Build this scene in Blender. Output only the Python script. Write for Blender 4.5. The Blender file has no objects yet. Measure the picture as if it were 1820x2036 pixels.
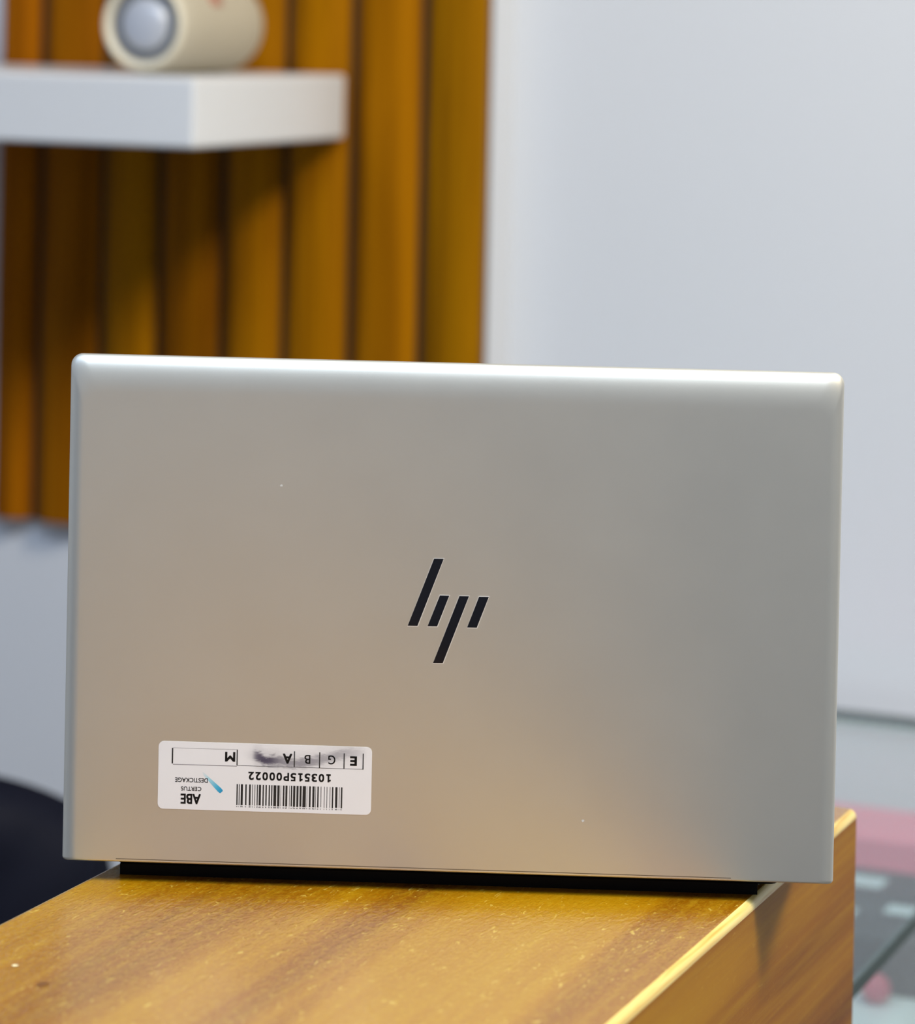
import bpy, bmesh, math, random
from mathutils import Vector, Matrix

S = bpy.context.scene
COL = S.collection

# ------------------------------------------------------------------ camera
# room axes: X runs along the back wall to the right, Y towards it, Z up
CAM_YAW, CAM_ROLL = 0.40295, 0.02132
cam_d = bpy.data.cameras.new('camera')
cam = bpy.data.objects.new('camera', cam_d)
COL.objects.link(cam)
cam.matrix_world = (Matrix.Translation((0, 0, 1.26)) @ Matrix.Rotation(CAM_YAW, 4, 'Z')
                    @ Matrix.Rotation(math.radians(90), 4, 'X') @ Matrix.Rotation(CAM_ROLL, 4, 'Z'))
cam_d.sensor_fit = 'AUTO'
cam_d.sensor_width = 36.0
cam_d.lens = 5900 / 2036 * 36.0
cam_d.shift_y = -(1018 - 35) / 2036
cam_d.clip_start = 0.02
cam_d.dof.use_dof = True
cam_d.dof.focus_distance = 1.24
cam_d.dof.aperture_fstop = 7.2
S.camera = cam

# ------------------------------------------------------------------ world, lights, exposure
w = bpy.data.worlds.new('world')
S.world = w
w.use_nodes = True
w.node_tree.nodes['Background'].inputs[0].default_value = (0.8, 0.88, 1.0, 1)
w.node_tree.nodes['Background'].inputs[1].default_value = 0.3

def area(name, loc, size, power, color, target=None, sy=None):
    l = bpy.data.lights.new(name, 'AREA')
    l.energy = power
    l.color = color
    l.shape = 'RECTANGLE'
    l.size = size
    l.size_y = sy or size
    o = bpy.data.objects.new(name, l)
    o.location = loc
    if target:
        o.rotation_euler = (Vector(target) - Vector(loc)).to_track_quat('-Z', 'Y').to_euler()
    COL.objects.link(o)
    return o

area('ceiling_lamp_warm', (0.6, 1.0, 2.45), 0.45, 35, (1.0, 0.885, 0.68), (-0.7, 1.6, 1.0))
area('ceiling_lamp_cool', (-1.5, -0.3, 2.66), 1.0, 16, (0.52, 0.70, 1.0))
area('ceiling_lamp_middle', (-0.15, 0.15, 2.66), 0.70, 39, (0.70, 0.83, 1.0))

S.view_settings.view_transform = 'Standard'
S.view_settings.look = 'None'
S.view_settings.gamma = 1
S.view_settings.use_curve_mapping = False
S.view_settings.exposure = 0.0
S.cycles.use_denoising = True

# ------------------------------------------------------------------ material helpers
def new_mat(name):
    m = bpy.data.materials.new(name)
    m.use_nodes = True
    nt = m.node_tree
    return m, nt, nt.nodes['Principled BSDF']

def node(nt, t, **kw):
    n = nt.nodes.new(t)
    for k, v in kw.items():
        if k.startswith('i_'):
            n.inputs[k[2:].replace('_', ' ')].default_value = v
        else:
            setattr(n, k, v)
    return n

def ramp(nt, stops):
    r = nt.nodes.new('ShaderNodeValToRGB')
    e = r.color_ramp.elements
    while len(e) < len(stops):
        e.new(0.5)
    for k, (p, c) in enumerate(stops):
        e[k].position = p
        e[k].color = c if len(c) == 4 else (*c, 1)
    return r

def coords(nt, scale=(1, 1, 1), rot=(0, 0, 0)):
    tc = nt.nodes.new('ShaderNodeTexCoord')
    mp = nt.nodes.new('ShaderNodeMapping')
    mp.inputs['Scale'].default_value = scale
    mp.inputs['Rotation'].default_value = rot
    nt.links.new(tc.outputs['Object'], mp.inputs['Vector'])
    return mp.outputs['Vector']

def noise(nt, vec, scale=5, detail=3, rough=0.55, dist=0.0):
    n = nt.nodes.new('ShaderNodeTexNoise')
    n.inputs['Scale'].default_value = scale
    n.inputs['Detail'].default_value = detail
    n.inputs['Roughness'].default_value = rough
    n.inputs['Distortion'].default_value = dist
    nt.links.new(vec, n.inputs['Vector'])
    return n.outputs['Fac']

def mixc(nt, fac, a, b, mode='MIX'):
    m = nt.nodes.new('ShaderNodeMix')
    m.data_type = 'RGBA'
    m.blend_type = mode
    for s, v in ((m.inputs[0], fac), (m.inputs[6], a), (m.inputs[7], b)):
        if isinstance(v, bpy.types.NodeSocket):
            nt.links.new(v, s)
        else:
            s.default_value = (*v, 1) if isinstance(v, tuple) and len(v) == 3 else v
    return m.outputs[2]

def math_n(nt, op, a, b=None, clamp=False):
    m = nt.nodes.new('ShaderNodeMath')
    m.operation = op
    m.use_clamp = clamp
    for s, v in zip(m.inputs, (a, b)):
        if v is None:
            continue
        if isinstance(v, bpy.types.NodeSocket):
            nt.links.new(v, s)
        else:
            s.default_value = v
    return m.outputs[0]

def bump(nt, h, strength, dist=0.001):
    b = nt.nodes.new('ShaderNodeBump')
    b.inputs['Strength'].default_value = strength
    b.inputs['Distance'].default_value = dist
    nt.links.new(h, b.inputs['Height'])
    return b.outputs['Normal']

def simple(name, col, rough=0.5, metal=0.0, var=0.06, scale=8, coat=0.0, spec=0.5):
    m, nt, p = new_mat(name)
    n = noise(nt, coords(nt), scale, 3)
    dark = tuple(c * (1 - var) for c in col)
    lite = tuple(min(1, c * (1 + var)) for c in col)
    nt.links.new(mixc(nt, n, dark, lite), p.inputs['Base Color'])
    p.inputs['Roughness'].default_value = rough
    p.inputs['Metallic'].default_value = metal
    p.inputs['Coat Weight'].default_value = coat
    p.inputs['Specular IOR Level'].default_value = spec
    return m

# ------------------------------------------------------------------ materials
M = {}
def wall_mat(name, col):
    m, nt, p = new_mat(name)
    v = coords(nt)
    nt.links.new(mixc(nt, noise(nt, v, 1.3, 3), tuple(c * 0.97 for c in col), col), p.inputs['Base Color'])
    nt.links.new(bump(nt, noise(nt, v, 160, 3), 0.1), p.inputs['Normal'])
    p.inputs['Roughness'].default_value = 0.6
    return m
M['wall'] = wall_mat('white_wall_paint', (0.70, 0.72, 0.765))
M['ceiling'] = wall_mat('ceiling_paint', (0.8, 0.8, 0.8))
M['floor'] = simple('floor_tile', (0.17, 0.16, 0.15), 0.3)

def counter_wood(name, coat, rough, glint_amt):
    m, nt, p = new_mat(name)
    big = noise(nt, coords(nt, (17, 0.9, 17)), 1.0, 4, 0.55, 0.4)
    fine = noise(nt, coords(nt, (190, 5, 190)), 1.0, 4, 0.65, 0.2)
    line = noise(nt, coords(nt, (60, 1.2, 60)), 1.0, 3, 0.6, 0.6)
    c = ramp(nt, [(0.30, (0.17, 0.053, 0.0003)), (0.43, (0.30, 0.110, 0.0005)),
                  (0.53, (0.40, 0.178, 0.0006)), (0.72, (0.46, 0.240, 0.002))])
    nt.links.new(math_n(nt, 'ADD', big, -0.04 * (1 - glint_amt)), c.inputs[0])
    c2 = mixc(nt, math_n(nt, 'MULTIPLY', math_n(nt, 'SUBTRACT', fine, 0.45, True), 1.2, True), c.outputs[0], (0.50, 0.29, 0.006))
    lm = ramp(nt, [(0.30, (1, 1, 1)), (0.40, (0, 0, 0))])
    nt.links.new(line, lm.inputs[0])
    c3 = mixc(nt, math_n(nt, 'MULTIPLY', lm.outputs[0], 0.55), c2, (0.26, 0.09, 0.005))
    # bright specular flecks of the varnish, put into the base colour
    fl = noise(nt, coords(nt, (420, 130, 420)), 1.0, 2, 0.5, 1.2)
    fm = ramp(nt, [(0.66, (0, 0, 0)), (0.72, (1, 1, 1))])
    nt.links.new(fl, fm.inputs[0])
    c4 = mixc(nt, math_n(nt, 'MULTIPLY', fm.outputs[0], 0.6 * glint_amt), c3, (0.75, 0.55, 0.10))
    glint = noise(nt, coords(nt, (620, 300, 620)), 1.0, 3, 0.6, 0.8)  # fine reflected speckle, also lightened into the base colour
    gm = ramp(nt, [(0.46, (0, 0, 0)), (0.66, (1, 1, 1))])
    nt.links.new(glint, gm.inputs[0])
    c5 = mixc(nt, math_n(nt, 'MULTIPLY', gm.outputs[0], 0.26 * glint_amt), c4, (0.60, 0.39, 0.02))
    nt.links.new(c5, p.inputs['Base Color'])
    p.inputs['Roughness'].default_value = rough
    p.inputs['Coat Weight'].default_value = coat
    p.inputs['Coat Roughness'].default_value = 0.06
    p.inputs['Coat IOR'].default_value = 1.72
    p.inputs['Specular IOR Level'].default_value = 0.15
    nt.links.new(bump(nt, math_n(nt, 'ADD', fl, glint), 0.50, 0.0005), p.inputs['Coat Normal'])
    nt.links.new(bump(nt, fine, 0.25, 0.0006), p.inputs['Normal'])
    return m
M['counter'] = counter_wood('varnished_golden_wood', 1.0, 0.42, 1.0)
M['counter_side'] = counter_wood('matte_golden_wood_side', 0.0, 0.45, 0.15)  # side copy: same wood on a slightly darker ramp, no coat
M['counter_side'].node_tree.nodes['Principled BSDF'].inputs['Specular IOR Level'].default_value = 0.12

def worn_highlight_edge():  # worn rim; its bright highlight is painted in as pale yellow
    m, nt, p = new_mat('worn_edge_with_highlight')
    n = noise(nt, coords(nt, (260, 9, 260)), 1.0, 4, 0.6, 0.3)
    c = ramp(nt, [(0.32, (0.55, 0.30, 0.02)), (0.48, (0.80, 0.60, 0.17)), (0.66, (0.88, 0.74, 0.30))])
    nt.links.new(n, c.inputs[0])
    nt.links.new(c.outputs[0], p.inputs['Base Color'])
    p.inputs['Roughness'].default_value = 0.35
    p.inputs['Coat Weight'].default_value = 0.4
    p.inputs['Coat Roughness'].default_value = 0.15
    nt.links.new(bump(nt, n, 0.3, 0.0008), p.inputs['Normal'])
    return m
M['counter_edge'] = worn_highlight_edge()

def slat_wood():
    m, nt, p = new_mat('stained_slat_wood')
    n = noise(nt, coords(nt, (55, 55, 2.2)), 1.0, 4, 0.6, 0.5)
    c = ramp(nt, [(0.3, (0.18, 0.064, 0.0004)), (0.5, (0.30, 0.115, 0.0005)), (0.7, (0.41, 0.165, 0.0006))])
    nt.links.new(n, c.inputs[0])
    oi = nt.nodes.new('ShaderNodeObjectInfo')
    nt.links.new(mixc(nt, 1.0, c.outputs[0], oi.outputs['Color'], 'MULTIPLY'), p.inputs['Base Color'])
    p.inputs['Roughness'].default_value = 0.5
    p.inputs['Specular IOR Level'].default_value = 0.04
    return m
M['slat'] = slat_wood()
M['panel_back'] = simple('panel_backing', (0.05, 0.02, 0.003), 0.7)
M['shelf'] = simple('white_shelf_lacquer', (0.715, 0.725, 0.745), 0.35, 0, 0.02)

def alu(name, col, rough):
    m, nt, p = new_mat(name)
    v = coords(nt)
    n = noise(nt, v, 22, 4)
    nt.links.new(mixc(nt, n, tuple(c * 0.97 for c in col), col), p.inputs['Base Color'])
    g = noise(nt, v, 2600, 2)
    nt.links.new(bump(nt, g, 0.06, 0.0002), p.inputs['Normal'])
    r = nt.nodes.new('ShaderNodeMapRange')
    r.inputs['To Min'].default_value = rough - 0.03
    r.inputs['To Max'].default_value = rough + 0.03
    nt.links.new(n, r.inputs['Value'])
    nt.links.new(r.outputs[0], p.inputs['Roughness'])
    p.inputs['Metallic'].default_value = 0.85
    return m
M['alu'] = alu('satin_aluminium', (0.705, 0.695, 0.635), 0.45)
M['rim'] = simple('polished_rim', (0.9, 0.88, 0.84), 0.35, 0.4)
M['logo'] = simple('gloss_black', (0.004, 0.004, 0.007), 0.12, 0, 0.0)
M['dark'] = simple('dark_plastic', (0.006, 0.0055, 0.006), 0.6, spec=0.1)
M['screen'] = simple('screen_glass', (0.006, 0.006, 0.008), 0.1)
M['ink'] = simple('black_print', (0.012, 0.011, 0.011), 0.6, 0, 0.3, 900)
M['ink_grey'] = simple('thin_grey_print', (0.22, 0.20, 0.21), 0.6)
M['chamfer_reflection'] = simple('dark_chamfer_reflection', (0.10, 0.075, 0.045), 0.6)
M['knot'] = simple('brown_knot', (0.16, 0.06, 0.01), 0.5)
M['speck'] = simple('pale_speck', (0.85, 0.75, 0.45), 0.5)
M['scuff'] = simple('pale_scuff', (0.58, 0.57, 0.54), 0.5)

def sticker_mat():
    m, nt, p = new_mat('sticker_paper')
    v = coords(nt)
    sep = nt.nodes.new('ShaderNodeSeparateXYZ')
    nt.links.new(v, sep.inputs[0])
    # sticker object coordinates are metres; x from -0.0448 to 0.0448, y from -0.0142 to 0.0142
    t = math_n(nt, 'ADD', math_n(nt, 'MULTIPLY', sep.outputs[0], 1 / 0.0896), 0.5)
    def curve(pts):
        fc = nt.nodes.new('ShaderNodeFloatCurve')
        c = fc.mapping.curves[0]
        while len(c.points) < len(pts):
            c.points.new(0.5, 0.5)
        for k, pt in enumerate(pts):
            c.points[k].location = pt
        fc.mapping.update()
        nt.links.new(t, fc.inputs['Value'])
        return fc.outputs[0]
    X = lambda x: (x + 121.3) / 89.6
    Y = lambda y: (y - 23.8) / 28.5
    mid = curve([(0, Y(48)), (X(-82), Y(47.4)), (X(-79), Y(46.8)), (X(-76.5), Y(45.4)), (X(-72), Y(45.4)), (X(-65), Y(44.6)),
                 (X(-58), Y(45.3)), (X(-50), Y(47.2)), (X(-42), Y(49.4)), (X(-36), Y(49.6)), (1, Y(49))])
    inten = curve([(0, 0), (X(-88), 0), (X(-82.5), 0.16), (X(-79), 0.95), (X(-76), 0.98), (X(-72), 0.85), (X(-66), 0.66), (X(-58), 0.66),
                   (X(-52), 0.55), (X(-46), 0.5), (X(-40), 0.35), (X(-35), 0.12), (X(-33), 0), (1, 0)])
    yy = math_n(nt, 'ADD', math_n(nt, 'MULTIPLY', sep.outputs[1], 1 / 0.0285), 0.5)
    nz = noise(nt, coords(nt, (260, 900, 1), (0, 0, -0.35)), 1.0, 4, 0.65, 0.8)
    d = math_n(nt, 'ABSOLUTE', math_n(nt, 'SUBTRACT', yy, mid))
    d = math_n(nt, 'ADD', d, math_n(nt, 'MULTIPLY', math_n(nt, 'SUBTRACT', nz, 0.5), 0.16))
    mr = nt.nodes.new('ShaderNodeMapRange')
    mr.interpolation_type = 'SMOOTHSTEP'
    for k, val in (('From Min', 0.015), ('From Max', 0.13), ('To Min', 1.0), ('To Max', 0.0)):
        mr.inputs[k].default_value = val
    nt.links.new(d, mr.inputs['Value'])
    fac = math_n(nt, 'MULTIPLY', mr.outputs[0], inten)
    wide = nt.nodes.new('ShaderNodeMapRange')
    wide.interpolation_type = 'SMOOTHSTEP'
    for k, val in (('From Min', 0.02), ('From Max', 0.26), ('To Min', 0.30), ('To Max', 0.0)):
        wide.inputs[k].default_value = val
    nt.links.new(d, wide.inputs['Value'])
    fac = math_n(nt, 'MAXIMUM', fac, math_n(nt, 'MULTIPLY', wide.outputs[0], inten))
    paper = mixc(nt, noise(nt, v, 60, 3), (0.76, 0.74, 0.735), (0.80, 0.785, 0.775))
    nt.links.new(mixc(nt, fac, paper, (0.055, 0.045, 0.085)), p.inputs['Base Color'])
    p.inputs['Roughness'].default_value = 0.45
    return m
M['sticker'] = sticker_mat()

def blue_mat():
    m, nt, p = new_mat('blue_marker')
    sep = nt.nodes.new('ShaderNodeSeparateXYZ')
    nt.links.new(coords(nt), sep.inputs[0])
    g = math_n(nt, 'ADD', math_n(nt, 'MULTIPLY', sep.outputs[0], 1 / 0.0115), 0.5, True)
    r = ramp(nt, [(0.0, (0.72, 0.74, 0.74)), (0.35, (0.36, 0.62, 0.70)), (0.75, (0.06, 0.42, 0.62)), (1.0, (0.01, 0.27, 0.50))])
    nt.links.new(g, r.inputs[0])
    nt.links.new(r.outputs[0], p.inputs['Base Color'])
    return m
M['blue'] = blue_mat()

M['speaker'] = simple('cream_speaker_fabric', (0.47, 0.42, 0.32), 0.8, 0, 0.06, 300)
M['speaker_ring'] = simple('cream_speaker_plastic', (0.74, 0.68, 0.53), 0.5)
M['cone_ring'] = simple('grey_surround', (0.17, 0.18, 0.20), 0.5)
M['cone'] = simple('silver_cone', (0.48, 0.51, 0.58), 0.4, 0.15)
M['badge'] = simple('red_badge', (0.42, 0.16, 0.11), 0.5)
M['chair'] = simple('black_leatherette', (0.007, 0.008, 0.016), 0.6, 0, 0.2, spec=0.08)
M['chair_metal'] = simple('chair_metal', (0.08, 0.085, 0.10), 0.35, 0.4)
M['cabinet'] = simple('white_laminate', (0.84, 0.84, 0.84), 0.4, 0, 0.02)
M['pink'] = simple('pink_card', (0.95, 0.23, 0.31), 0.5)
M['greybox'] = simple('dark_grey_card', (0.02, 0.019, 0.021), 0.5, spec=0.2)
M['pale_print'] = simple('pale_print', (0.55, 0.58, 0.6), 0.5)
M['pinkball'] = simple('pink_rubber', (0.62, 0.08, 0.13), 0.35)

def glass_mat(name, tint):
    m = bpy.data.materials.new(name)
    m.use_nodes = True
    nt = m.node_tree
    nt.nodes.clear()
    out = nt.nodes.new('ShaderNodeOutputMaterial')
    tr = nt.nodes.new('ShaderNodeBsdfTransparent')
    tr.inputs[0].default_value = (*tint, 1)
    gl = nt.nodes.new('ShaderNodeBsdfGlossy')
    gl.inputs['Roughness'].default_value = 0.02
    lw = nt.nodes.new('ShaderNodeLayerWeight')
    lw.inputs['Blend'].default_value = 0.5
    f5 = math_n(nt, 'POWER', lw.outputs['Facing'], 5.0)
    fr = math_n(nt, 'ADD', math_n(nt, 'MULTIPLY', f5, 0.96), 0.03, True)
    mx = nt.nodes.new('ShaderNodeMixShader')
    nt.links.new(fr, mx.inputs[0])
    nt.links.new(tr.outputs[0], mx.inputs[1])
    nt.links.new(gl.outputs[0], mx.inputs[2])
    nt.links.new(mx.outputs[0], out.inputs[0])
    return m
M['glass'] = glass_mat('greenish_clear_glass', (0.91, 0.98, 0.985))
M['glass_edge'] = simple('dark_green_glass_edge', (0.010, 0.036, 0.030), 0.3, spec=0.1)

# ------------------------------------------------------------------ geometry helpers
def link(name, me, mats, parent=None, smooth=False):
    o = bpy.data.objects.new(name, me)
    for m in (mats if isinstance(mats, (list, tuple)) else [mats]):
        me.materials.append(m)
    COL.objects.link(o)
    if parent:
        o.parent = parent
    if smooth:
        for p in me.polygons:
            p.use_smooth = True
    return o

def from_bm(name, bm, mats, parent=None, smooth=False):
    me = bpy.data.meshes.new(name)
    bm.normal_update()
    bm.to_mesh(me)
    bm.free()
    return link(name, me, mats, parent, smooth)

def add_box(bm, lo, hi, bevel=0.0, seg=3, mi=0):
    g = bmesh.ops.create_cube(bm, size=1)
    vs = g['verts']
    for v in vs:
        v.co = Vector([lo[i] + (v.co[i] + 0.5) * (hi[i] - lo[i]) for i in range(3)])
    if bevel:
        es = list({e for v in vs for e in v.link_edges})
        r = bmesh.ops.bevel(bm, geom=es, offset=bevel, segments=seg, profile=0.5, affect='EDGES')
    if mi:
        for f in {f for v in vs if v.is_valid for f in v.link_faces}:
            f.material_index = mi
    return bm

def box(name, lo, hi, mat, parent=None, bevel=0.0, seg=3):
    bm = bmesh.new()
    add_box(bm, lo, hi, bevel, seg)
    o = from_bm(name, bm, mat, parent, smooth=bool(bevel))
    if bevel:
        flat_smooth(o)
    return o

def flat_smooth(o):
    wn = o.modifiers.new('weighted_normals', 'WEIGHTED_NORMAL')
    wn.keep_sharp = False
    wn.weight = 100

def lathe(name, prof, mat, parent=None, axis='Y', n=48, center=(0, 0, 0)):
    """prof: list of (radius, position along axis); closed at radius 0"""
    bm = bmesh.new()
    rings = []
    for r, h in prof:
        if r < 1e-6:
            rings.append([bm.verts.new((0, h, 0))])
        else:
            rings.append([bm.verts.new((r * math.cos(2 * math.pi * k / n), h, r * math.sin(2 * math.pi * k / n))) for k in range(n)])
    for a, b in zip(rings, rings[1:]):
        for k in range(n):
            k2 = (k + 1) % n
            if len(a) == 1 and len(b) > 1:
                bm.faces.new((a[0], b[k], b[k2]))
            elif len(b) == 1 and len(a) > 1:
                bm.faces.new((a[k], b[0], a[k2]))
            elif len(a) > 1:
                bm.faces.new((a[k], b[k], b[k2], a[k2]))
    bmesh.ops.recalc_face_normals(bm, faces=bm.faces)
    if axis == 'Z':
        bmesh.ops.rotate(bm, verts=bm.verts, cent=(0, 0, 0), matrix=Matrix.Rotation(math.pi / 2, 3, 'X'))
    bmesh.ops.translate(bm, verts=bm.verts, vec=center)
    return from_bm(name, bm, mat, parent, True)

def thing(name, label, cat, loc=(0, 0, 0), rotz=0.0):
    o = bpy.data.objects.new(name, None)
    COL.objects.link(o)
    o.location = loc
    o.rotation_euler = (0, 0, rotz)
    o['label'] = label
    o['category'] = cat
    return o

def tag(o, label, cat):
    o['label'] = label
    o['category'] = cat
    return o

def structure(name, lo, hi, mat):
    o = box(name, lo, hi, mat)
    o['kind'] = 'structure'
    return o

# ------------------------------------------------------------------ the room
BACK = 2.165
structure('floor', (-2.8, -2.6, -0.05), (2.2, BACK, 0), M['floor'])
structure('ceiling', (-2.8, -2.6, 2.72), (2.2, BACK, 2.77), M['ceiling'])
structure('wall_back', (-2.9, BACK, -0.05), (2.3, BACK + 0.1, 2.77), M['wall'])
structure('wall_left', (-2.9, -2.6, -0.05), (-2.8, BACK, 2.77), M['wall'])
structure('wall_right', (2.2, -2.6, -0.05), (2.3, BACK, 2.77), M['wall'])
structure('wall_front', (-2.9, -2.7, -0.05), (2.3, -2.6, 2.77), M['wall'])
structure('trim_1', (-1.75, 2.118, 0), (-0.873, BACK, 2.72), M['wall'])     # shallow projection that carries the wood panel

# ------------------------------------------------------------------ slatted wood panel
panel = thing('wood_slat_panel', 'tall orange-brown panel of upright wooden slats on the wall', 'wall panel', (-1.087, 2.118, 0.841))
PX = -1.087
box('backing_board', (-1.3065 - PX, -0.008, 0), (-0.873 - PX, 0, 1.80), M['panel_back'], panel)
edges = [-1.3065, -1.2673, -1.2084, -1.1551, -1.0983, -1.0434, -0.9856, -0.9255, -0.8729]
tones = [(0.9, 0.7, 1), (0.85, 0.72, 0.9), (1.0, 1.02, 1), (0.92, 0.85, 1), (0.98, 0.95, 1), (1.1, 1.08, 1), (1.08, 1.02, 1), (0.92, 0.98, 1)]
for k in range(8):
    a, b = edges[k] + (0.0035 if k else 0), edges[k + 1] - (0.0035 if k < 7 else 0)
    wv = b - a
    bm = bmesh.new()
    sec = []                                     # gently crowned slat section
    n = 8
    for i in range(n + 1):
        t = i / n
        sec.append((a + wv * t - PX, -0.010 - 0.010 * (1 - abs(2 * t - 1) ** 3.0)))
    sec = [(a - PX, -0.008)] + sec + [(b - PX, -0.008)]
    lo = [bm.verts.new((x, y, 0)) for x, y in sec]
    hi = [bm.verts.new((x, y, 1.80)) for x, y in sec]
    for i in range(len(sec)):
        j = (i + 1) % len(sec)
        bm.faces.new((lo[i], lo[j], hi[j], hi[i]))
    bm.faces.new(lo[::-1])
    bm.faces.new(hi)
    bmesh.ops.recalc_face_normals(bm, faces=bm.faces)
    o = from_bm('slat', bm, M['slat'], panel)
    o.color = (*tones[k], 1)

# ------------------------------------------------------------------ floating shelf and speaker
shelf = box('floating_shelf', (-0.35, -0.25, -0.025), (0.35, 0, 0.025), M['shelf'], None, 0.003, 3)
shelf.location = (-0.9875 - 0.35, 2.0975, 1.1885)
tag(shelf, 'thick white floating shelf fixed to the slatted panel', 'shelf')

spk = thing('speaker', 'cream cylindrical portable speaker lying on the white shelf', 'speaker', (-1.0589, 1.90, 1.2135))
RZ = 0.0368
body = [(0.0335, 0.002), (0.0358, 0.007), (RZ, 0.016)] + [(RZ, 0.016 + 0.094 * k / 6) for k in range(1, 7)] + \
       [(0.0362, 0.120), (0.034, 0.127), (0.029, 0.131), (0, 0.132)]
lathe('speaker_body', body, M['speaker'], spk, center=(0, 0, RZ))
lathe('end_ring', [(0.0335, 0.002), (0.0335, 0.0), (0.0315, -0.002), (0.029, -0.001), (0.0275, 0.003)], M['speaker_ring'], spk, center=(0, 0, RZ))
lathe('cone_surround', [(0.0275, 0.003), (0.0255, 0.006), (0.0225, 0.005), (0.0195, 0.003)], M['cone_ring'], spk, center=(0, 0, RZ))
lathe('end_cone', [(0.0195, 0.003), (0.0180, 0.000), (0.012, -0.0025), (0.006, -0.0035), (0, -0.004)], M['cone'], spk, center=(0, 0, RZ))
bm = bmesh.new()                                  # red badge wrapped on the upper flank
n = 8
rows = []
for i in range(5):
    yy = 0.044 + 0.016 * i / 4
    rows.append([bm.verts.new((0.0374 * math.sin(a), yy, RZ + 0.0374 * math.cos(a))) for a in [0.88 + 0.28 * k / n for k in range(n + 1)]])
for r0, r1 in zip(rows, rows[1:]):
    for k in range(n):
        bm.faces.new((r0[k], r0[k + 1], r1[k + 1], r1[k]))
ex = bmesh.ops.extrude_face_region(bm, geom=list(bm.faces))
for v in [g for g in ex['geom'] if isinstance(g, bmesh.types.BMVert)]:
    d = Vector((v.co.x, 0, v.co.z - RZ)).normalized()
    v.co -= d * 0.001
from_bm('badge', bm, M['badge'], spk, True)

# ------------------------------------------------------------------ wooden counter
CX0, CX1, CY0, CY1, CZ = -0.6285, -0.3650, 0.30, 1.356, 0.894
counter = thing('wooden_counter', 'narrow varnished golden wood counter under the laptop', 'counter', ((CX0 + CX1) / 2, 0.8, 0))
hw = (CX1 - CX0) / 2
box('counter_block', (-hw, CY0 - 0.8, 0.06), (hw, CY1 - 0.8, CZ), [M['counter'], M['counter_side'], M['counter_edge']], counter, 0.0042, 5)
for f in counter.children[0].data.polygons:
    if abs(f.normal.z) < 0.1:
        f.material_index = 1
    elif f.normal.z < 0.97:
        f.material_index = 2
box('plinth', (-hw + 0.015, CY0 - 0.785, 0), (hw - 0.015, CY1 - 0.815, 0.06), M['dark'], counter)

for nm, px_, py_, rx_, ry_, mm in (('knot', -0.0760, 0.1664, 0.0022, 0.0030, 'knot'), ('paint_speck', -0.0967, 0.1804, 0.0012, 0.0012, 'speck')):
    bm = bmesh.new()
    bm.faces.new([bm.verts.new((px_ + rx_ * math.cos(a), py_ + ry_ * math.sin(a) * (1 + 0.2 * math.sin(3 * a)), CZ + 0.00012))
                  for a in [2 * math.pi * k / 14 for k in range(14)]])
    from_bm(nm, bm, M[mm], counter)

# ------------------------------------------------------------------ laptop
LX, LY = -0.48384, 1.14159
L_YAW, L_TILT = 0.36670, 0.01948
laptop = thing('laptop', 'open silver laptop seen from the back of its lid on the wooden counter', 'laptop', (LX, LY, CZ), L_YAW)
LW, LH = 0.3236 / 2, 0.21356

def lid_mesh():
    """rounded lid: X along its width, Y up, Z out towards its back"""
    N = 8
    def loop(it, isd, ib, r_t, r_b, z):
        x0, x1, y0, y1 = -LW + isd, LW - isd, ib, LH - it
        pts = []
        for cx, cy, r, a0 in ((x1 - r_b, y0 + r_b, r_b, -90), (x1 - r_t, y1 - r_t, r_t, 0), (x0 + r_t, y1 - r_t, r_t, 90), (x0 + r_b, y0 + r_b, r_b, 180)):
            for k in range(N + 1):
                a = math.radians(a0 + 90 * k / N)
                pts.append((cx + r * math.cos(a), cy + r * math.sin(a), z))
        return pts
    loops = [loop(0.0012, 0.0012, 0.0012, 0.0045, 0.0012, -0.0068), loop(0.0002, 0.0002, 0.0004, 0.005, 0.0014, -0.0064)]
    D, n = 0.0050, 12
    for k in range(n + 1):
        t = 1 - k / n                             # 1 at the rim, 0 on the flat
        a = t * math.pi / 2
        top, sd, bt = 0.0150 * (1 - math.sin(a)), 0.0065 * (1 - math.sin(a)), 0.0016 * (1 - math.sin(a))
        loops.append(loop(top, sd, bt, 0.0050 + 0.002 * (1 - t), 0.0014, -D * (1 - math.cos(a)) if k < n else 0.0))
    loops.append(loop(0.0175, 0.0085, 0.0035, 0.007, 0.0014, 0.0))
    bm = bmesh.new()
    L = [[bm.verts.new(p) for p in l] for l in loops]
    m = len(L[0])
    for a, b in zip(L, L[1:]):
        for k in range(m):
            bm.faces.new((a[k], a[(k + 1) % m], b[(k + 1) % m], b[k]))
    bm.faces.new(L[-1])
    bm.faces.new(L[0][::-1])
    bmesh.ops.remove_doubles(bm, verts=bm.verts, dist=1e-6)
    bmesh.ops.recalc_face_normals(bm, faces=bm.faces)
    return bm
lid = from_bm('lid', lid_mesh(), M['alu'], laptop, True)
flat_smooth(lid)
LIDZ = 0.00811
lid.location = (0, 0, LIDZ)
lid.rotation_euler = (math.radians(90) + L_TILT, 0, 0)

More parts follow.
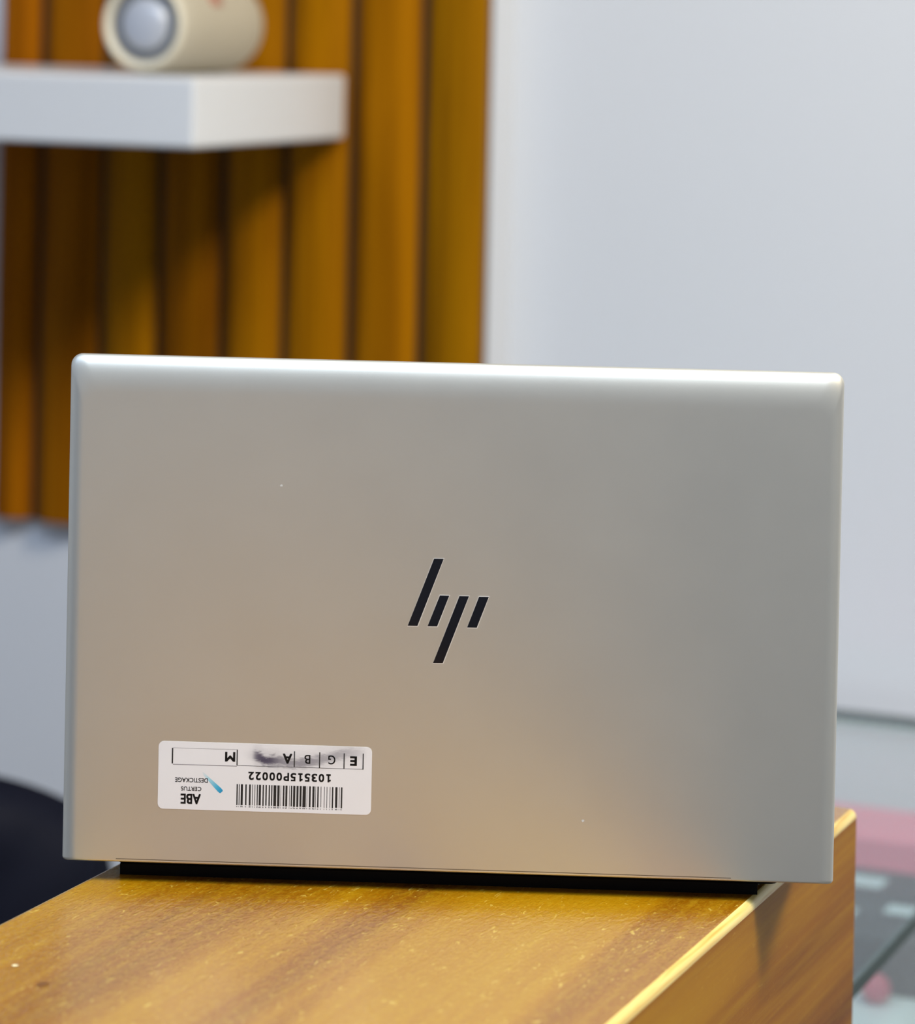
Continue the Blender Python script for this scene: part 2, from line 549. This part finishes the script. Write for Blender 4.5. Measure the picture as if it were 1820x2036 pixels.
# emblem: four slanted inlaid bars with a pale cut rim
MM = 0.001
bars = [[(-7.43, 132.12), (-3.41, 132.17), (-13.81, 103.79), (-17.87, 103.76)],
        [(-4.69, 116.79), (-0.76, 116.81), (-5.59, 103.82), (-9.58, 103.76)],
        [(3.47, 116.78), (7.46, 116.80), (-2.91, 88.51), (-6.96, 88.45)],
        [(11.66, 116.71), (15.74, 116.74), (10.97, 103.75), (6.95, 103.73)]]
for q in bars:
    bm = bmesh.new()
    def prism(pts, z0, z1, mi):
        lo = [bm.verts.new((x * MM, y * MM, z0)) for x, y in pts]
        hi = [bm.verts.new((x * MM, y * MM, z1)) for x, y in pts]
        for i in range(4):
            bm.faces.new((lo[i], lo[(i + 1) % 4], hi[(i + 1) % 4], hi[i])).material_index = mi
        bm.faces.new(hi).material_index = mi
        bm.faces.new(lo[::-1]).material_index = mi
    rim = [(q[0][0] - 0.15, q[0][1] + 0.25), (q[1][0] + 0.30, q[1][1] + 0.25), (q[2][0] + 0.25, q[2][1] - 0.40), (q[3][0] - 0.15, q[3][1] - 0.40)]
    prism(rim, -0.0002, 0.00006, 1)
    prism(q, -0.0002, 0.00012, 0)
    bmesh.ops.recalc_face_normals(bm, faces=bm.faces)
    from_bm('emblem_bar', bm, [M['logo'], M['rim']], lid)

for cx, cy, s, seed in ((-71.84, 161.0, 0.8, 3), (57.05, 24.2, 1.0, 8)):
    rnd = random.Random(seed)
    bm = bmesh.new()
    vs = [bm.verts.new(((cx + s * rnd.uniform(0.4, 1) * math.cos(a)) * MM, (cy + s * rnd.uniform(0.4, 0.9) * math.sin(a)) * MM, 0.00004))
          for a in [2 * math.pi * k / 9 for k in range(9)]]
    bm.faces.new(vs)
    from_bm('scuff_mark', bm, M['scuff'], lid)

bm = bmesh.new()  # dark strip painting the reflected line in the lid's lower chamfer
add_box(bm, (-0.1385, 0.00195, -0.0004), (0.119, 0.00225, 0.00003))
from_bm('lower_reflection_line', bm, M['chamfer_reflection'], lid)

# paper sticker, upside down, with its print
SCX, SCY = -76.5, 38.05
sticker_mw = Matrix.Translation((0, 0, LIDZ)) @ Matrix.Rotation(math.radians(90) + L_TILT, 4, 'X') @ Matrix.Translation((SCX * MM, SCY * MM, 0))
bm = bmesh.new()
sw, sh, sr = 44.8, 14.25, 2.3
out = []
for cx, cy, a0 in ((sw - sr, -sh + sr, -90), (sw - sr, sh - sr, 0), (-sw + sr, sh - sr, 90), (-sw + sr, -sh + sr, 180)):
    for k in range(9):
        a = math.radians(a0 + 90 * k / 8)
        out.append(((cx + sr * math.cos(a)) * MM, (cy + sr * math.sin(a)) * MM))
lo = [bm.verts.new((x, y, 0.00000)) for x, y in out]
hi = [bm.verts.new((x, y, 0.00010)) for x, y in out]
for i in range(len(out)):
    j = (i + 1) % len(out)
    bm.faces.new((lo[i], lo[j], hi[j], hi[i]))
bm.faces.new(hi)
bm.faces.new(lo[::-1])
sticker = from_bm('sticker', bm, M['sticker'], laptop)
sticker['label'] = 'white paper barcode sticker, upside down, smudged with ink'
sticker.matrix_local = sticker_mw
PZ = 0.00013

def quad(bm, x0, y0, x1, y1, z=PZ):
    bm.faces.new([bm.verts.new(((x - SCX) * MM, (y - SCY) * MM, z)) for x, y in ((x0, y0), (x1, y0), (x1, y1), (x0, y1))])

def glyph_mesh(body):
    """outline of a string as (vertices, faces), scaled to a unit box"""
    if body == '1':                               # the printed 1 has a flag and a foot
        polys = [[(0.38, 0), (0.62, 0), (0.62, 1), (0.38, 1)], [(0.08, 0), (0.92, 0), (0.92, 0.15), (0.08, 0.15)],
                 [(0.06, 0.72), (0.38, 0.80), (0.5, 1.0), (0.42, 1.0), (0.30, 0.88), (0.06, 0.86)]]
        vs, fs = [], []
        for q in polys:
            fs.append(list(range(len(vs), len(vs) + len(q))))
            vs += q
        return vs, fs
    cu = bpy.data.curves.new('print_curve', 'FONT')
    cu.body = body
    cu.resolution_u = 4
    to = bpy.data.objects.new('print_curve', cu)
    COL.objects.link(to)
    dg = bpy.context.evaluated_depsgraph_get()
    me = bpy.data.meshes.new_from_object(to.evaluated_get(dg))
    bpy.data.objects.remove(to)
    bpy.data.curves.remove(cu)
    xs = [v.co.x for v in me.vertices]
    ys = [v.co.y for v in me.vertices]
    x0, x1, y0, y1 = min(xs), max(xs), min(ys), max(ys)
    vs = [((v.co.x - x0) / (x1 - x0), (v.co.y - y0) / (y1 - y0)) for v in me.vertices]
    fs = [list(p.vertices) for p in me.polygons]
    bpy.data.meshes.remove(me)
    return vs, fs

def text(items, bold=0.0):
    """items: (string, centre x, centre y, width, height) in mm on the lid; the print reads upside down"""
    V, F = [], []
    for body, cx, cy, wd, ht in items:
        vs, fs = glyph_mesh(body)
        wd, ht = wd - 2 * bold, ht - 2 * bold
        for ox, oy in ([(0, 0)] if not bold else [(a * bold, b * bold) for a in (-1, 0, 1) for b in (-1, 0, 1)]):
            base = len(V)
            V += [((cx - SCX - (x - 0.5) * wd + ox) * MM, (cy - SCY - (y - 0.5) * ht + oy) * MM, PZ) for x, y in vs]
            F += [[base + k for k in f] for f in fs]
    me = bpy.data.meshes.new('printed_text')
    me.from_pydata(V, [], F)
    o = link('printed_text', me, M['ink'], sticker)
    o['kind'] = 'stuff'
    return o

text([('M', -91.17, 46.51, 4.3, 4.1)], 0.17)
text([('A', -67.09, 46.46, 3.9, 4.2)], 0.17)
text([('B', -58.74, 46.43, 2.5, 3.7)], 0.04)
text([('G', -48.49, 46.51, 3.0, 3.8)], 0.04)
text([('E', -39.42, 46.29, 2.9, 4.0)], 0.2)
digits = '103515P00022'
text([(c, -49.75 - 2.95 * k, 38.77, 2.35 if c != '1' else 2.2, 3.45) for k, c in enumerate(digits)], 0.13)
text([('DESTICKAGE', -107.27, 36.22, 13.8, 1.9)], 0.04)
text([('CERTUS', -107.31, 32.58, 8.6, 1.75)], 0.03)
text([('ABE', -107.46, 28.28, 8.5, 4.3)], 0.15)

for x, y0, y1, wd in ((-115.42, 49.56, 42.98, 0.58), (-88.23, 49.63, 43.0, 0.46), (-64.2, 49.66, 42.98, 0.46),
                      (-53.6, 49.52, 42.84, 0.46), (-43.35, 49.42, 42.92, 0.46), (-35.37, 49.55, 42.82, 0.46)):
    bm = bmesh.new()
    quad(bm, x - wd / 2, y1, x + wd / 2, y0)
    from_bm('grid_line', bm, M['ink'], sticker)
for x0, y0, x1, y1, mm in ((-88.2, 42.88, -35.3, 43.04, 'ink'), (-115.2, 49.55, -88.5, 49.66, 'ink_grey'), (-115.2, 42.55, -88.3, 42.80, 'ink_grey')):
    bm = bmesh.new()
    quad(bm, x0, y0, x1, y1)
    from_bm('grid_line', bm, M[mm], sticker)

code = [(-88.23, 0.53), (-87.26, 0.34), (-86.45, 0.92), (-84.56, 0.61), (-82.97, 0.72), (-81.63, 0.27), (-80.66, 0.28), (-79.69, 0.42),
        (-78.85, 0.89), (-77.28, 0.55), (-76.06, 0.56), (-74.72, 0.55), (-73.67, 0.51), (-72.69, 1.17), (-71.11, 0.98), (-69.71, 0.2),
        (-68.74, 0.64), (-67.68, 0.83), (-66.1, 0.2), (-65.4, 0.55), (-64.43, 0.89), (-63.04, 0.84), (-61.73, 0.83), (-60.48, 1.39),
        (-58.73, 0.18), (-57.75, 0.69), (-56.36, 0.89), (-55.11, 0.19), (-54.28, 0.56), (-52.89, 0.26), (-51.5, 0.24), (-50.39, 0.24),
        (-49.08, 0.24), (-48.16, 0.55), (-46.78, 0.92), (-45.19, 0.22), (-44.41, 0.61)]
bm = bmesh.new()
rnd = random.Random(4)
for x, wd in code:
    quad(bm, x, 26.35 + rnd.uniform(-0.1, 0.1), x + wd, 35.12)
    k = x                                          # broken last row of print
    while k < x + wd - 0.1:
        e = min(x + wd, k + 0.16)
        quad(bm, k, 25.45, e, 25.85 + rnd.uniform(0, 0.25))
        k += 0.26
from_bm('barcode', bm, M['ink'], sticker)['kind'] = 'stuff'

# blue marker stroke, its own frame lies along the stroke
bx, by, ang = -98.6, 35.55, math.radians(-44)
bm = bmesh.new()
prof = [(-5.75, 0.05, 0.35), (-4.6, -0.45, 0.5), (-2, -0.62, 0.62), (1.5, -0.85, 0.85), (4.2, -1.0, 1.0), (5.3, -0.95, 0.95), (5.75, -0.55, 0.7)]
a = [bm.verts.new((x * MM, y0 * MM, 0)) for x, y0, y1 in prof]
b = [bm.verts.new((x * MM, y1 * MM, 0)) for x, y0, y1 in prof]
for k in range(len(prof) - 1):
    bm.faces.new((a[k], a[k + 1], b[k + 1], b[k]))
bl = from_bm('marker_stroke', bm, M['blue'], sticker)
bl['label'] = 'bright blue marker stroke'
bl.location = ((bx - SCX) * MM, (by - SCY) * MM, 0.00012)
bl.rotation_euler = (0, 0, ang)

# base: deck, belly, keyboard, touchpad, feet, hinge and screen (mostly hidden behind the lid)
def slab(name, sec_lo, sec_hi, z0, z1, mat, r=0.004):
    bm = bmesh.new()
    def ring(s, z):
        x0, y0, x1, y1 = s
        pts = []
        for cx, cy, a0 in ((x1 - r, y0 + r, -90), (x1 - r, y1 - r, 0), (x0 + r, y1 - r, 90), (x0 + r, y0 + r, 180)):
            for k in range(5):
                an = math.radians(a0 + 90 * k / 4)
                pts.append(bm.verts.new((cx + r * math.cos(an), cy + r * math.sin(an), z)))
        return pts
    a, b = ring(sec_lo, z0), ring(sec_hi, z1)
    for k in range(len(a)):
        j = (k + 1) % len(a)
        bm.faces.new((a[k], a[j], b[j], b[k]))
    bm.faces.new(a[::-1])
    bm.faces.new(b)
    bmesh.ops.recalc_face_normals(bm, faces=bm.faces)
    return from_bm(name, bm, mat, laptop)
slab('base', (-0.158, 0.010, 0.158, 0.212), (-LW + 0.001, 0.0085, LW - 0.001, 0.2145), 0.0088, 0.0150, M['alu'])
slab('belly', (-0.1395, 0.013, 0.1395, 0.200), (-0.1425, 0.0095, 0.1425, 0.206), 0.0045, 0.0088, M['dark'])
for y0, x0, x1 in ((0.0125, -0.1385, 0.131), (0.170, -0.11, 0.11)):
    box('rubber_foot', (x0, y0, 0.0), (x1, y0 + 0.009, 0.0046), M['dark'], laptop)
bm = bmesh.new()
for r in range(6):
    for c in range(15):
        x0 = -0.142 + c * 0.019
        y0 = 0.045 + r * 0.0162
        add_box(bm, (x0, y0, 0.0150), (x0 + 0.0165, y0 + 0.0138, 0.0160))
kb = from_bm('keyboard', bm, M['dark'], laptop)
box('touchpad', (-0.058, 0.147, 0.0150), (0.058, 0.207, 0.0153), M['cabinet'], laptop)
hb = box('hinge', (-0.12, -0.0015, -0.0135), (0.12, 0.004, -0.0068), M['dark'], laptop)
hb.location = (0, 0, 0.0150)
hb.rotation_euler = (math.radians(90) + L_TILT, 0, 0)
sc = box('screen', (-LW + 0.004, 0.012, -0.0076), (LW - 0.004, LH - 0.005, -0.0068), M['screen'], laptop)
sc.location = lid.location
sc.rotation_euler = lid.rotation_euler

# ------------------------------------------------------------------ glass display case behind the counter
GX0, GX1, GY0, GY1, GZ = -0.80, -0.4075, 1.378, 2.112, 0.760
case = thing('glass_display_case', 'glass-topped white display case behind the wooden counter', 'display case', ((GX0 + GX1) / 2, (GY0 + GY1) / 2, 0))
ox, oy = (GX0 + GX1) / 2, (GY0 + GY1) / 2
def cbox(name, lo, hi, mat, bevel=0.0):
    return box(name, (lo[0] - ox, lo[1] - oy, lo[2]), (hi[0] - ox, hi[1] - oy, hi[2]), mat, case, bevel)
def pane(name, lo, hi, thin):
    bm = bmesh.new()
    add_box(bm, (lo[0] - ox, lo[1] - oy, lo[2]), (hi[0] - ox, hi[1] - oy, hi[2]))
    bm.normal_update()
    for f in bm.faces:
        f.material_index = 0 if abs(f.normal[thin]) > 0.5 else 1
    return from_bm(name, bm, [M['glass'], M['glass_edge']], case)
pane('glass_top', (GX0, GY0, GZ - 0.008), (GX1, GY1, GZ), 2)
pane('side_pane', (GX1 - 0.010, GY0, 0.66), (GX1 - 0.004, GY1, GZ - 0.0085), 0)
pane('side_pane', (GX0 + 0.004, GY0, 0.66), (GX0 + 0.010, GY1, GZ - 0.0085), 0)
pane('front_pane', (GX0 + 0.011, GY0, 0.66), (GX1 - 0.011, GY0 + 0.006, GZ - 0.0085), 1)
cbox('back_panel', (GX0 + 0.011, GY1 - 0.010, 0.66), (GX1 - 0.011, GY1, GZ - 0.0085), M['cabinet'])
cbox('cabinet_body', (GX0 + 0.002, GY0, 0.0), (GX1 - 0.002, GY1, 0.66), M['cabinet'], 0.003)

def tagged_box(name, lo, hi, mat, label, cat, rot=0.0, bevel=0.002):
    c = ((lo[0] + hi[0]) / 2, (lo[1] + hi[1]) / 2, lo[2])
    o = box(name, (lo[0] - c[0], lo[1] - c[1], 0), (hi[0] - c[0], hi[1] - c[1], hi[2] - lo[2]), mat, None, bevel)
    o.location = c
    o.rotation_euler = (0, 0, rot)
    return tag(o, label, cat)
tagged_box('pink_box', (-0.66, 1.99, 0.66), (-0.44, 2.07, 0.703), M['pink'], 'flat pink box at the back of the glass display case', 'box')
gb = tagged_box('grey_box', (-0.63, 1.80, 0.66), (-0.425, 1.95, 0.694), M['greybox'], 'dark grey box with pale print inside the glass display case', 'box')
for x0, y0, x1, y1 in ((-0.03, 0.03, 0.03, 0.055), (0.045, -0.02, 0.075, 0.0), (-0.02, -0.04, 0.03, -0.02)):
    bm = bmesh.new()
    bm.faces.new([bm.verts.new((x, y, 0.0343)) for x, y in ((x0, y0), (x1, y0), (x1, y1), (x0, y1))])
    from_bm('pale_print', bm, M['pale_print'], gb)
ball = lathe('pink_ball', [(0, -0.0092)] + [(0.0092 * math.cos(a), 0.0092 * math.sin(a)) for a in [math.radians(-75 + 15 * k) for k in range(11)]] + [(0, 0.0092)],
             M['pinkball'], None, 'Y', 24)
ball.location = (-0.4665, 1.783, 0.6692)
tag(ball, 'small pink ball in front of the grey box in the display case', 'ball')

# ------------------------------------------------------------------ office chair at the left
chair = thing('office_chair', 'black padded office chair behind the counter at the left', 'chair', (-1.195, 1.70, 0), 0.15)
bm = bmesh.new()                                   # backrest with soft upright channels, Y is thickness
W2, Z0, Z1, n, m = 0.215, 0.33, 0.745, 40, 24
def back_pt(u, v, side):
    # square to rounded outline
    e = 4.0
    k = 1.0 / max(1e-6, (abs(u) ** e + abs(v) ** e) ** (1 / e)) * max(abs(u), abs(v)) if (u or v) else 1
    x, z = u * k * W2, (Z0 + Z1) / 2 + v * k * (Z1 - Z0) / 2
    edge = max(abs(u), abs(v))
    th = 0.040 * math.sqrt(max(0.0, 1 - edge ** 6))
    x *= 0.80 + 0.20 * min(1, max(0, (z - Z0) / 0.36))
    th -= 0.010 * (abs(math.cos(u * math.pi * 2.5)) < 0.25) * (edge < 0.9)
    return (x, side * th + 0.05 * (u * u), z)
for side in (-1, 1):
    g = [[bm.verts.new(back_pt(-1 + 2 * i / n, -1 + 2 * j / m, side)) for i in range(n + 1)] for j in range(m + 1)]
    for j in range(m):
        for i in range(n):
            q = (g[j][i], g[j][i + 1], g[j + 1][i + 1], g[j + 1][i])
            bm.faces.new(q if side < 0 else q[::-1])
bmesh.ops.remove_doubles(bm, verts=bm.verts, dist=1e-5)
bmesh.ops.recalc_face_normals(bm, faces=bm.faces)
from_bm('backrest', bm, M['chair'], chair, True)
box('seat', (-0.225, -0.50, 0.40), (0.225, -0.05, 0.48), M['chair'], chair, 0.03, 4)
box('back_support', (-0.035, 0.03, 0.30), (0.035, 0.06, 0.60), M['chair_metal'], chair, 0.006)
for s in (-1, 1):
    bm = bmesh.new()
    add_box(bm, (s * 0.245 - 0.022, -0.34, 0.60), (s * 0.245 + 0.022, -0.06, 0.63), 0.01)
    add_box(bm, (s * 0.245 - 0.012, -0.24, 0.42), (s * 0.245 + 0.012, -0.18, 0.605), 0.004)
    from_bm('armrest', bm, M['chair_metal'], chair, False)
lathe('gas_post', [(0, 0.08), (0.03, 0.08), (0.03, 0.24), (0.02, 0.24), (0.02, 0.40), (0, 0.40)], M['chair_metal'], chair, 'Z', 20, (0, -0.26, 0))
for k in range(5):
    a = 2 * math.pi * k / 5
    bm = bmesh.new()
    add_box(bm, (0.0, -0.018, 0.06), (0.27, 0.018, 0.095), 0.006)
    bmesh.ops.rotate(bm, verts=bm.verts, cent=(0, 0, 0), matrix=Matrix.Rotation(a, 3, 'Z'))
    bmesh.ops.translate(bm, verts=bm.verts, vec=(0, -0.26, 0))
    from_bm('base_spoke', bm, M['chair_metal'], chair)
    lathe('caster', [(0, -0.012), (0.028, -0.012), (0.030, 0), (0.028, 0.012), (0, 0.012)], M['dark'], chair, 'Y', 16,
          (0.255 * math.cos(a), -0.26 + 0.255 * math.sin(a), 0.030))
